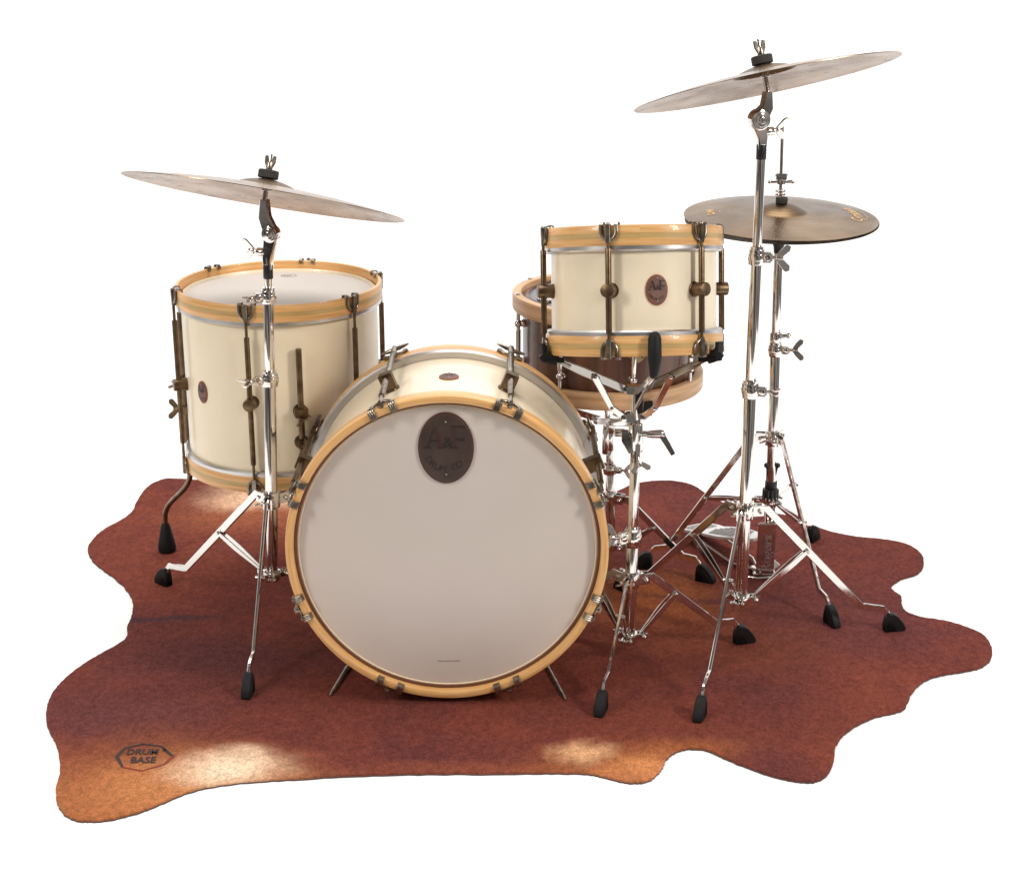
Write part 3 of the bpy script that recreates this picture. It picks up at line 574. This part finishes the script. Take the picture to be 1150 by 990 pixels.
# ---- crash stands
def tilter(root, P, ztop, Mc, zc, side, c2, sz=1.0):
    """from the pole top up to the cymbal's bell"""
    ax = Mc.to_3x3() @ Vector((0, 0, 1)); bell = Mc @ Vector((0, 0, zc)); top = P(ztop)
    j = bell-ax*c2; mb = MB(); mb.path([j, j+ax*(c2*.5), bell-ax*.010], .0052, 14); mb.cyl(bell-ax*.012, bell+ax*.048, .0032, n=12); mb.cyl(bell-ax*.022, bell-ax*.010, .010, .008, n=20, bev=.001)
    mb.build('cymbal_rod', CHROME, root)
    mb = MB(); mb.cyl(bell-ax*.010, bell-ax*.001, .014, n=24, bev=.002); mb.build('felt_washer', FELT, root)
    mb = MB(); mb.path([bell+ax*.002, bell+ax*.0035, bell+ax*.0165, bell+ax*.018], 0, 28, [.0175, .0195, .0195, .0175]); mb.build('felt_washer', FELT, root)
    mb = MB(); mb.cyl(bell+ax*.018, bell+ax*.034, .0065, .0055, n=16, bev=.001); x = ax.orthogonal().normalized(); x = (Vector((side, -.6, 0))-ax*ax.dot(Vector((side, -.6, 0)))).normalized()
    for s in (-1, 1): mb.strap([bell+ax*.026+x*s*.003, bell+ax*.034+x*s*.008, bell+ax*.045+x*s*.010], ax.cross(x), [.011, .010, .006], .0035)
    mb.build('wing_nut', STEEL, root)
    # ratchet body: round knuckle with an arm up to the rod and an arm down to the pole
    V = Vector((side*1.0, -.35, 0)).normalized(); F = V.cross(Vector((0, 0, 1)))
    kn = top.lerp(j, .5)+V*(.014*sz); nrm = Vector((-F.x, -F.y, 0)); nrm = nrm if nrm.y < 0 else -nrm
    mb = MB(); mb.cyl(kn-nrm*.011, kn+nrm*.013, .019*sz, n=32, bev=.003); mb.cyl(kn+nrm*.013, kn+nrm*.0155, .013*sz, n=28, bev=.001); mb.cyl(kn+nrm*.0155, kn+nrm*.0175, .0065*sz, n=20, bev=.001)
    mb.strap([kn, kn.lerp(j, .6)-V*.004, j+ax*.012], nrm, [.036*sz, .024, .014], .016)
    mb.strap([top-Vector((0, 0, .018)), top+Vector((0, 0, .004)), top.lerp(kn, .7), kn], nrm, [.016, .02, .028, .034*sz], .014)
    tl = mb.build('ratchet_tilter', CHROME, root)
    mb = MB(); w0 = top+Vector((0, 0, .015))-V*.004-Vector((0, 0, 0)); mb.cyl(w0, w0-V*.018, .008, n=18, bev=.001); wing(mb, w0-V*.014, -V+Vector((0, 0, .15)), (.1, -.5, 1), 1.0); mb.build('wing_bolt', CHROME, tl)
    mb = MB(); u = (P(ztop)-P(ztop-.1)).normalized(); mb.cyl(top-u*.036, top-u*.008, .0095, n=24, bev=.001); mb.build('rubber_sleeve', BLACKM, root)
def mrot(t_away, roll):
    return (Matrix.Rotation(roll, 3, 'Y') @ Matrix.Rotation(-t_away, 3, 'X'))
# right crash
fr = [gp(703, 664), gp(998, 708), gp(787, 803)]; fr = [Vector((f.x, f.y, 0)) for f in fr]
cc = circum(*fr); a = at(832, 675, cc.y); P = pole(a, at(855.5, 160, cc.y)); print('crash base', cc, pxof((cc.x, cc.y, .074)), a)
st = thing('cymbal_stand', 'tallest chrome cymbal stand, its pole passing in front of the hi-hat cymbals', 'cymbal stand', (a.x, cc.y, RT), 'chrome cymbal stands')
Y = cc.y; z = lambda y, x=840: zat(x, y, Y)
tripod(st, P, z(573), z(672), fr, .0122)
tubes(st, P, [('lower_tube', z(678), z(438), .0122), ('middle_tube', z(438), z(288), .0108), ('upper_tube', z(288), z(163), .0088)])
clamp(st, P, z(438), .0122, (1, -.3, 0), .015, .85, (.3, 1, .1)); clamp(st, P, z(288), .0108, (1, -.3, 0), .015, 1.1, (0, .1, 1))
cc_ = at(860.5, 94, Y); Rm = mrot(R(12.2), R(-11.4)); cy, Mc, zc = cymbal('crash_cymbal', 'pale bronze crash cymbal tilted up to the right, highest in the kit', cc_, Rm, .2445, CYM, 'crash cymbals on tilted stands', bell=.058, bow=.021, bh=.0135)
tilter(st, P, z(157), Mc, zc, -1, .060)
# left crash
fa, fb = gp(187, 657), gp(280, 777); fa.z = fb.z = 0; fc = third(fa, fb); cc = (fa+fb+fc)/3; fc = fc+Vector((.05, .03, 0)); fl_ = [fa, fb, fc]
Y = 3.025; z = lambda y, x=303: zat(x, y, Y); a = at(306, 650, Y); P = pole(a, at(300.5, 262, Y)); print('left base', cc, pxof((cc.x, cc.y, .07)), a, pxof(fc))
st = thing('cymbal_stand', 'shorter chrome cymbal stand in front of the tall cream floor tom', 'cymbal stand', (a.x, Y, RT), 'chrome cymbal stands')
tripod(st, P, z(560), z(645), fl_, .0122, bf=.5)
tubes(st, P, [('lower_tube', z(652), z(426), .0122), ('middle_tube', z(426), z(331), .0102), ('upper_tube', z(331), z(268), .0072)])
clamp(st, P, z(426), .0118, (-1, -.5, 0), .013, .95, (.3, 1, .1)); clamp(st, P, z(333), .0100, (-1, -.5, 0), .013, .7, (.3, 1, .1))
cc_ = at(297.5, 222.5, Y); Rm = mrot(R(14.6), R(9.3)); cy, Mc, zc = cymbal('crash_cymbal', 'pale bronze crash cymbal tilted down to the right, above the tall cream floor tom', cc_, Rm, .2675, CYM, 'crash cymbals on tilted stands', bell=.060, bow=.023, bh=.0135)
tilter(st, P, z(292), Mc, zc, 1, .050, .85)
# ---- hi-hat
fh_ = [gp(727, 638), gp(911, 608), gp(931, 699)]; fh_ = [Vector((f.x, f.y, 0)) for f in fh_]; cc = circum(*fh_)
print('hihat base', cc, pxof((cc.x, cc.y, .0)))
Y = 3.33; z = lambda y, x=865: zat(x, y, Y); a = at(862, 660, Y); P = pole(a, at(879, 137, Y))
hs = thing('hi_hat_stand', 'chrome hi-hat stand with long centre rod and silver foot pedal behind the tallest stand', 'hi-hat stand', (a.x, Y, RT))
tripod(hs, P, z(491), z(561), fh_, .0115, kf=.83, kz=.055, w=.012, th=.006, bf=.55)
tubes(hs, P, [('lower_tube', z(600), z(393), .0115), ('upper_tube', z(397), z(274), .0100)])
mb = MB(); mb.cyl(P(z(280)), P(z(136)), .0032, n=14, bev=.0006); mb.build('centre_rod', STEEL, hs)
clamp(hs, P, z(393), .0115, (1, -.35, .1), .013, 1.0, (.2, .1, 1)); 
mb = MB(); c = P(z(379)); mb.cyl(c-Vector((0, 0, .012)), c+Vector((0, 0, .012)), .0135, n=24, bev=.001); mb.cyl(c+Vector((.01, -.004, .004)), c+Vector((.026, -.006, .006)), .0045, n=12, bev=.001); mb.ball(c+Vector((.026, -.006, .006)), .006); mb.build('memory_lock', CHROME, hs)
mb = MB(); c = P(z(549)); mb.cyl(c-Vector((0, 0, .024)), c+Vector((0, 0, .002)), .0165, n=24, bev=.002); mb.cyl(c+Vector((0, 0, .002)), c+Vector((0, 0, .02)), .0135, n=24, bev=.002)
for k in range(12): an = k*math.pi/6; mb.cyl(c+Vector((.0155*math.cos(an), .0155*math.sin(an), -.022)), c+Vector((.0155*math.cos(an), .0155*math.sin(an), 0)), .003, n=8)
mb.build('spring_adjuster', BLACKM, hs)
mb = MB()
for s in (-1, 1): p = P(z(521))+Vector((s*.0125, -.008, .0)); mb.ball(p, .0058); mb.cyl(p, P(z(535))+Vector((s*.007, -.005, 0)), .0022, n=10)
mb.build('spring_knob', BLACKM, hs)
# clutch
mb = MB(); c = P(z(206)); q = P(z(201)); mb.box(q, (.022, .022, .020), None, .003); mb.box(q+Vector((0, 0, .009)), (.026, .018, .006), None, .002); mb.cyl(q+Vector((-.026, -.006, -.004)), q+Vector((.026, -.006, -.004)), .0036, n=12, bev=.001)
for s in (-1, 1): mb.ball(q+Vector((s*.024, -.006, -.004)), .0048)
mb.cyl(q+Vector((0, -.02, -.003)), q+Vector((0, 0, -.003)), .005, n=14, bev=.001); mb.cyl(P(z(212)), P(z(228)), .0048, n=14)
mb.cyl(P(z(215)), P(z(213)), .0115, n=20, bev=.0005); mb.cyl(P(z(219)), P(z(217)), .0115, n=20, bev=.0005); mb.build('hi_hat_clutch', CHROME, hs)
# upright frame plate with raised word
pl = at(859, 636, Y-.015); mb = MB(); mb.box((pl.x, pl.y, (z(584)+.012)/2), (.040, .008, z(584)-.012), None, .003); plate = mb.build('frame_plate', CHROME, hs)
mb = MB(); tM = Matrix.Translation((pl.x+.002, pl.y-.0048, zat(859, 618, Y))) @ Matrix.Rotation(R(90), 4, 'X') @ Matrix.Rotation(R(90), 4, 'Z'); mb.text('Rogers', .031, .0006, M=tM, shear=.1); mb.build('embossed_word', RINGM, plate)
mb = MB(); mb.box((pl.x, pl.y+.02, RT+.006), (.05, .05, .006), None, .002); mb.path([(pl.x-.045, pl.y-.02, RT+.03), (pl.x-.045, pl.y-.028, RT+.012), (pl.x-.02, pl.y-.028, RT+.008), (pl.x+.03, pl.y-.02, RT+.008)], .003, 10); mb.build('base_frame', CHROME, hs)
# pedal board: toe end near the post, heel away
toe = at(851, 619, Y-.0); hz = .055; toe = Vector((pl.x-.012, Y+.01, .085)); d0 = gp(779, 592, .03); heel = Vector((d0.x, d0.y, .028)); dd = (toe-heel); Lp = dd.length; dd.normalize(); sx = dd.cross(Vector((0, 0, 1))).normalized(); up = sx.cross(dd)
PM = Matrix.Translation(heel) @ Matrix((sx, dd, up)).transposed().to_4x4(); kx = Lp/.26
out = [(-.022, -.012), (-.034, .0), (-.040, .02), (-.040, .05), (-.034, .075), (-.034, .08), (-.043, .10), (-.046, .16), (-.036, .21), (-.022, .255), (-.018, .262), (.018, .262), (.022, .255), (.036, .21), (.046, .16), (.043, .10), (.034, .08), (.034, .075), (.040, .05), (.040, .02), (.034, 0), (.022, -.012)]
out = [(x, y*kx) for x, y in out]; mb = MB(); mb.prism(out, .006)
for i in range(7): xx = -.03+i*.01; mb.box((xx, .155*kx, .0068), (.0045, .13*kx-abs(xx)*1.2, .002), None, .0006, mi=1)
for i in range(6): mb.box((0, (.004+i*.011)*kx, .0068), (.066-abs(i-2)*.004, .004, .002), None, .0006, mi=1)
pb = mb.build('pedal_board', [WHITEP, GROOVE], hs, PM)
mb = MB(); 
for s in (-1, 1): mb.path([PM @ Vector((s*.03, .05, -.002)), PM @ Vector((s*.03, .06, 0))+Vector((0, 0, -.015)), Vector((PM @ Vector((s*.03, .20*kx, 0))).xy.to_3d())+Vector((0, 0, RT+.008)), Vector((pl.x-.01, pl.y+.01*s, RT+.010))], .0032, 10)
mb.box(heel+Vector((0, 0, -.013)), (.05, .03, .022), frame((0, 0, 1), sx), .002); mb.build('pedal_frame', CHROME, hs)
mb = MB(); mb.strap([toe, toe+Vector((.008, 0, .03)), P(z(600))], (0, 1, 0), .012, .003); mb.build('pull_strap', BLACKM, hs)
tip = at(881, 628, Y+.02); mb = MB(); q0 = gp(870, 634, .008); q = Vector((pl.x+.014, pl.y+.02, .028)); mb.prism([(0, -.016), (.022, -.002), (0, .018)], .008, Matrix.Translation((q.x, q.y, .03)) @ Matrix.Rotation(R(90), 4, 'X')); mb.build('frame_wing', WHITEP, hs)
# hi-hat cymbals
hc = at(876.5, 244, Y); Rm = mrot(R(-2.9), R(.6)); RH = .2015
th_, Mc, zc = cymbal('hi_hat_cymbal', 'upper dark bronze hi-hat cymbal carrying gold lettering, bell facing up', hc, Rm, RH, HATM, 'pair of hi-hat cymbals', bell=.055, bow=.013, bh=.018)
def ontop(a0, kx=1):
    """text laid on the bow, base angle a0, reading counter-clockwise, tops inwards"""
    def g(x, y, z_):
        r = .158-y; an = a0+x/.158; rr = r/RH; zz = .013*(1-rr**1.9)+.0013
        return (r*math.cos(an), r*math.sin(an), zz)
    return g
mb = MB(); mb.text('Cymbals', .034, 0, fn=ontop(R(2)), shear=.3, offset=.0004); mb.text('_____', .028, 0, fn=lambda x, y, z_: ontop(R(6))(x, y-.010, z_)); letters = [mb]; mb = MB(); mb.text('HATS', .021, 0, fn=lambda x, y, z_: ontop(R(176))(x, y+.010, z_), offset=.0006); mb.text('__', .022, 0, fn=lambda x, y, z_: ontop(R(176))(x, y+.040, z_))
letters.append(mb)
for mb in letters:
    g = mb.build('gold_lettering', GOLD, th_, Mc)
    g.matrix_parent_inverse = Matrix(); bpy.context.view_layer.update(); g.matrix_world = Matrix.Translation(Vector(g['_w']))
bpy.context.view_layer.update()
cymbal('hi_hat_cymbal', 'lower dark bronze hi-hat cymbal facing down under the lettered one', hc+Vector((.002, 0, -.0065)), Rm @ Matrix.Rotation(math.pi, 3, 'X') @ Matrix.Rotation(R(1.1), 3, 'Y'), RH, HATM, 'pair of hi-hat cymbals', bell=.055, bow=.013, bh=.018)
ax = Rm @ Vector((0, 0, 1)); bell = Mc @ Vector((0, 0, zc)); mb = MB(); mb.cyl(bell+ax*.001, bell+ax*.012, .0125, n=24, bev=.001); mb.build('felt_washer', FELT, hs)
mb = MB(); b2 = hc-ax*.045; mb.path([P(z(284)), P(z(277)), b2+Vector((0, 0, .004)), b2+Vector((0, 0, .010))], 0, 24, [.010, .011, .019, .019]); mb.build('seat_cup', BLACKM, hs)
# ---- basket stand under the rack tom
fa, fb = gp(676, 797), gp(830, 722); fa.z = fb.z = 0; fc = third(fa, fb); cc = (fa+fb+fc)/3; print('basket', cc, pxof((cc.x, cc.y, .05)), pxof(fc))
Y = cc.y; z = lambda y, x=710: zat(x, y, Y); a = at(706.5, 718, Y); P = pole(a, at(716, 440, Y))
bs = thing('basket_stand', 'chrome basket stand with black rubber tips holding the small cream tom', 'drum stand', (a.x, Y, RT), 'chrome basket stands under the drums')
tripod(bs, P, z(650), z(714), [fa, fb, fc], .0115, kf=.78, kz=.05, bf=.35)
tubes(bs, P, [('lower_tube', z(722), z(600), .0122), ('upper_tube', z(606), z(497), .0100)])
clamp(bs, P, z(604), .0118, (-1, -.5, .25), .017, 1.1, (.2, .3, 1))
def basket(root, hub, up, rim, ths, tips, fold, drumM, ro_, zb_, thick=1.0):
    """arms with rubber tips under a drum hoop"""
    for th in ths:
        pass
hub = at(712, 437, Y); low = at(711, 468, Y)
tipm = {'l': RM @ (rad(R(-72))*(.1655+.006)+Vector((0, 0, -.119))), 'r': RM @ (rad(R(54))*(.1655+.006)+Vector((0, 0, -.119))), 'f': RM @ (rad(R(8))*(.1655+.009)+Vector((0, 0, -.119)))}
for nm, key, bend in (('basket_arm', 'l', .35), ('basket_arm', 'r', .35)):
    t = tipm[key]; s = hub+Vector((-.016 if key == 'l' else .016, 0, 0)); m_ = s.lerp(t, .72); d = (t-s); nn = Vector((0, -1, .03)).normalized()
    mb = MB(); mb.strap([s, s.lerp(t, .3), s.lerp(t, .55), s.lerp(t, .62), s.lerp(t, .80)], nn, [.017, .017, .017, .016, .011], .007); mb.cyl(s.lerp(t, .36)+nn*-.006, s.lerp(t, .36)+nn*.006, .0035, n=12, bev=.001); mb.cyl(s-nn*.007, s+nn*.007, .0055, n=14, bev=.001)
    mb.path([s.lerp(t, .72), s.lerp(t, .9), t+Vector((0, 0, .0))], .0048, 12); ar = mb.build(nm, CHROMEREFL, bs)
    e = Vector((t.x-hub.x, 0, 0)).normalized(); dz = (t-s).normalized(); mb = MB(); u = RM.to_3x3() @ Vector((0, 0, 1)); er = (RM.to_3x3() @ rad(R(-72 if key == 'l' else 54)))
    mb.strap([t-dz*.022, t+dz*.006-u*.002, t+er*.010+u*.006], nn, [.017, .020, .018], .022); mb.strap([t-er*.028-u*.008, t+er*.008-u*.006], u, .022, .010); mb.strap([t+er*.007-u*.01, t+er*.010+u*.024], er, .020, .008); mb.build('rubber_tip', RUBBER, ar)
    q = s.lerp(t, .40); l2 = low+Vector((-.017 if key == 'l' else .017, -.002, 0)); k2 = l2.lerp(q, .22)+Vector((-.012 if key == 'l' else .012, 0, .002)); mb = MB(); mb.strap([q+nn*.007, q.lerp(k2, .5)+nn*.007, k2+nn*.005, l2+nn*.003], nn, [.013, .012, .012, .013], .006); mb.cyl(q-nn*.004, q+nn*.012, .0035, n=12, bev=.001); mb.cyl(k2-nn*.002, k2+nn*.010, .004, n=12, bev=.001); mb.build('basket_strut', CHROME, bs)
t = tipm['f']; s = hub+Vector((.008, -.012, 0)); el = RM @ (rad(R(8))*(.1655+.004)+Vector((0, 0, -.150))); mb = MB(); mb.strap([s, s.lerp(el, .6), el, el.lerp(t, .5)], (1, .3, .3), [.012, .011, .010, .009], .006); l2 = low+Vector((.006, -.016, 0)); q = s.lerp(el, .55); mb.path([q+Vector((.004, 0, 0)), l2+Vector((-.004, -.004, .022)), l2], .0032, 10); ar = mb.build('basket_arm', CHROME, bs)
u = RM.to_3x3() @ Vector((0, 0, 1)); er = RM.to_3x3() @ rad(R(8)); tt = RM.to_3x3() @ tan(R(8)); mb = MB(); mb.path([el-u*.004-er*.006, el.lerp(t, .5), t, t+u*.012, t+u*.034, t+u*.042, t+u*.046], 0, 16, [.007, .0105, .0125, .0122, .0118, .009, .004]); mb.build('rubber_tip', RUBBER, ar)
mb = MB(); mb.box(hub, (.030, .020, .016), None, .002); mb.cyl(hub, low, .0055, n=14)
mb.box(low, (.030, .022, .018), None, .002)
for s in (-1, 1): mb.cyl(low+Vector((s*.018, -.010, 0)), low+Vector((s*.018, .010, 0)), .0075, n=16, bev=.001)
mb.cyl(low+Vector((.008, .002, -.004)), low+Vector((.008, .002, .02)), .008, n=16, bev=.001); mb.build('basket_hub', CHROME, bs)
mb = MB(); mb.cyl(at(717, 463, Y), at(718, 438, Y), .0085, n=18, bev=.002); mb.build('rubber_sleeve', RUBBER, bs)
c = at(711, 487, Y); mb = MB(); mb.cyl(at(712, 476, Y), at(711, 506, Y), .0105, n=24, bev=.002); mb.cyl(at(716, 476, Y)+Vector((.002, .004, 0)), at(716, 508, Y)+Vector((.002, .004, 0)), .009, n=20, bev=.003)
mb.cyl(c+Vector((-.032, 0, .003)), c+Vector((.03, 0, 0)), .0055, n=16, bev=.001); mb.cyl(c+Vector((-.036, -.002, .003)), c+Vector((-.016, -.002, .003)), .0078, n=18, bev=.0015)
mb.strap([c+Vector((-.018, -.010, .010)), c+Vector((-.014, -.012, -.008)), c+Vector((-.004, -.012, -.034))], (0, -1, 0), [.014, .018, .010], .007); mb.build('ratchet_tilter', CHROME, bs)
mb = MB(); h0 = c+Vector((.026, 0, -.001)); h1 = at(743, 487, Y); h2 = at(756, 510, Y); mb.path([h0, h0.lerp(h1, .3), h0.lerp(h1, .9), h1, h1+Vector((.004, 0, -.004))], 0, 16, [.006, .0075, .0085, .008, .006]); mb.strap([h1+Vector((-.004, 0, .004)), h1.lerp(h2, .5), h2], (0, -1, .1), [.013, .011, .009], .008); mb.build('tilter_lever', CHROME, bs)
mb = MB(); wing(mb, at(716, 512, Y)+Vector((0, -.008, 0)), (.25, -.4, -.9), (1, 0, .2), .85); mb.cyl(at(715, 508, Y), at(716, 516, Y), .007, n=14, bev=.001); mb.build('wing_bolt', CHROME, bs)
# ---- basket stand under the snare
Y = 3.40; z = lambda y, x=682: zat(x, y, Y); a = at(686, 620, Y); P = pole(a, at(684, 470, Y)); a0 = P(.0)
f1 = gp(787, 652); f1.z = 0; v = f1-Vector((a0.x, a0.y, 0)); v.z = 0; fs_ = [Vector((a0.x, a0.y, 0))+Matrix.Rotation(q, 3, 'Z') @ v for q in (0, R(120), R(-120))]
ss = thing('basket_stand', 'low chrome basket stand holding the walnut brown snare drum, mostly behind the bass drum', 'drum stand', (a0.x, Y, RT), 'chrome basket stands under the drums')
tripod(ss, P, z(558), z(612), fs_, .0105, kf=.80, kz=.05, bf=.5)
tubes(ss, P, [('lower_tube', z(618), z(530), .0105), ('upper_tube', z(532), z(500), .0085)])
clamp(ss, P, z(526), .0105, (1, -.4, .0), .012, .8, (0, .2, 1))
hub = at(684, 484, Y); mb = MB(); mb.cyl(hub+Vector((0, 0, -.045)), hub+Vector((0, 0, .0)), .012, n=24, bev=.003); mb.cyl(hub+Vector((0, 0, -.002)), hub+Vector((0, 0, .030)), .0155, n=24, bev=.002); mb.cyl(hub+Vector((-.008, -.010, -.05)), hub+Vector((-.008, -.010, .01)), .008, n=16, bev=.002); mb.cyl(hub, at(681, 456, Y), .006, n=14); mb.build('ratchet_tilter', CHROME, ss)
mb = MB(); hb = at(683, 471, Y); mb.box(hb, (.05, .03, .014), None, .002)
for s in (-1, 1): mb.cyl(hb+Vector((s*.027, -.012, 0)), hb+Vector((s*.027, .012, 0)), .008, n=16, bev=.001)
mb.build('basket_hub', CHROME, ss)
for th in (R(-100), R(20), R(140)):
    e = rad(th); tp = Vector((sc_.x, sc_.y, 0))+e*.205+Vector((0, 0, zb-.004)) if False else Vector((sc_.x, sc_.y, 0))+e*.207; tp.z = sn.location.z-.006; s = hb+e*.02
    t = tan(th); mid = s.lerp(tp, .5)+Vector((0, 0, -.012)); mb = MB(); mb.strap([s, mid, tp-e*.02+Vector((0, 0, -.004)), tp], t, [.016, .015, .012, .010], .007); ar = mb.build('basket_arm', CHROME, ss)
    mb = MB(); mb.strap([tp-e*.03, tp+e*.004], (0, 0, 1), .02, .010); mb.strap([tp+e*.004-Vector((0, 0, .005)), tp+e*.006+Vector((0, 0, .026))], e, .018, .007); mb.build('rubber_tip', RUBBER, ar)
mb = MB(); wing(mb, at(670, 485, Y)+Vector((0, -.01, 0)), (-1, -.2, 0), (0, .1, 1), .8); mb.build('wing_bolt', CHROME, ss)
for o in bpy.data.objects:
    if '_w' in o: del o['_w']
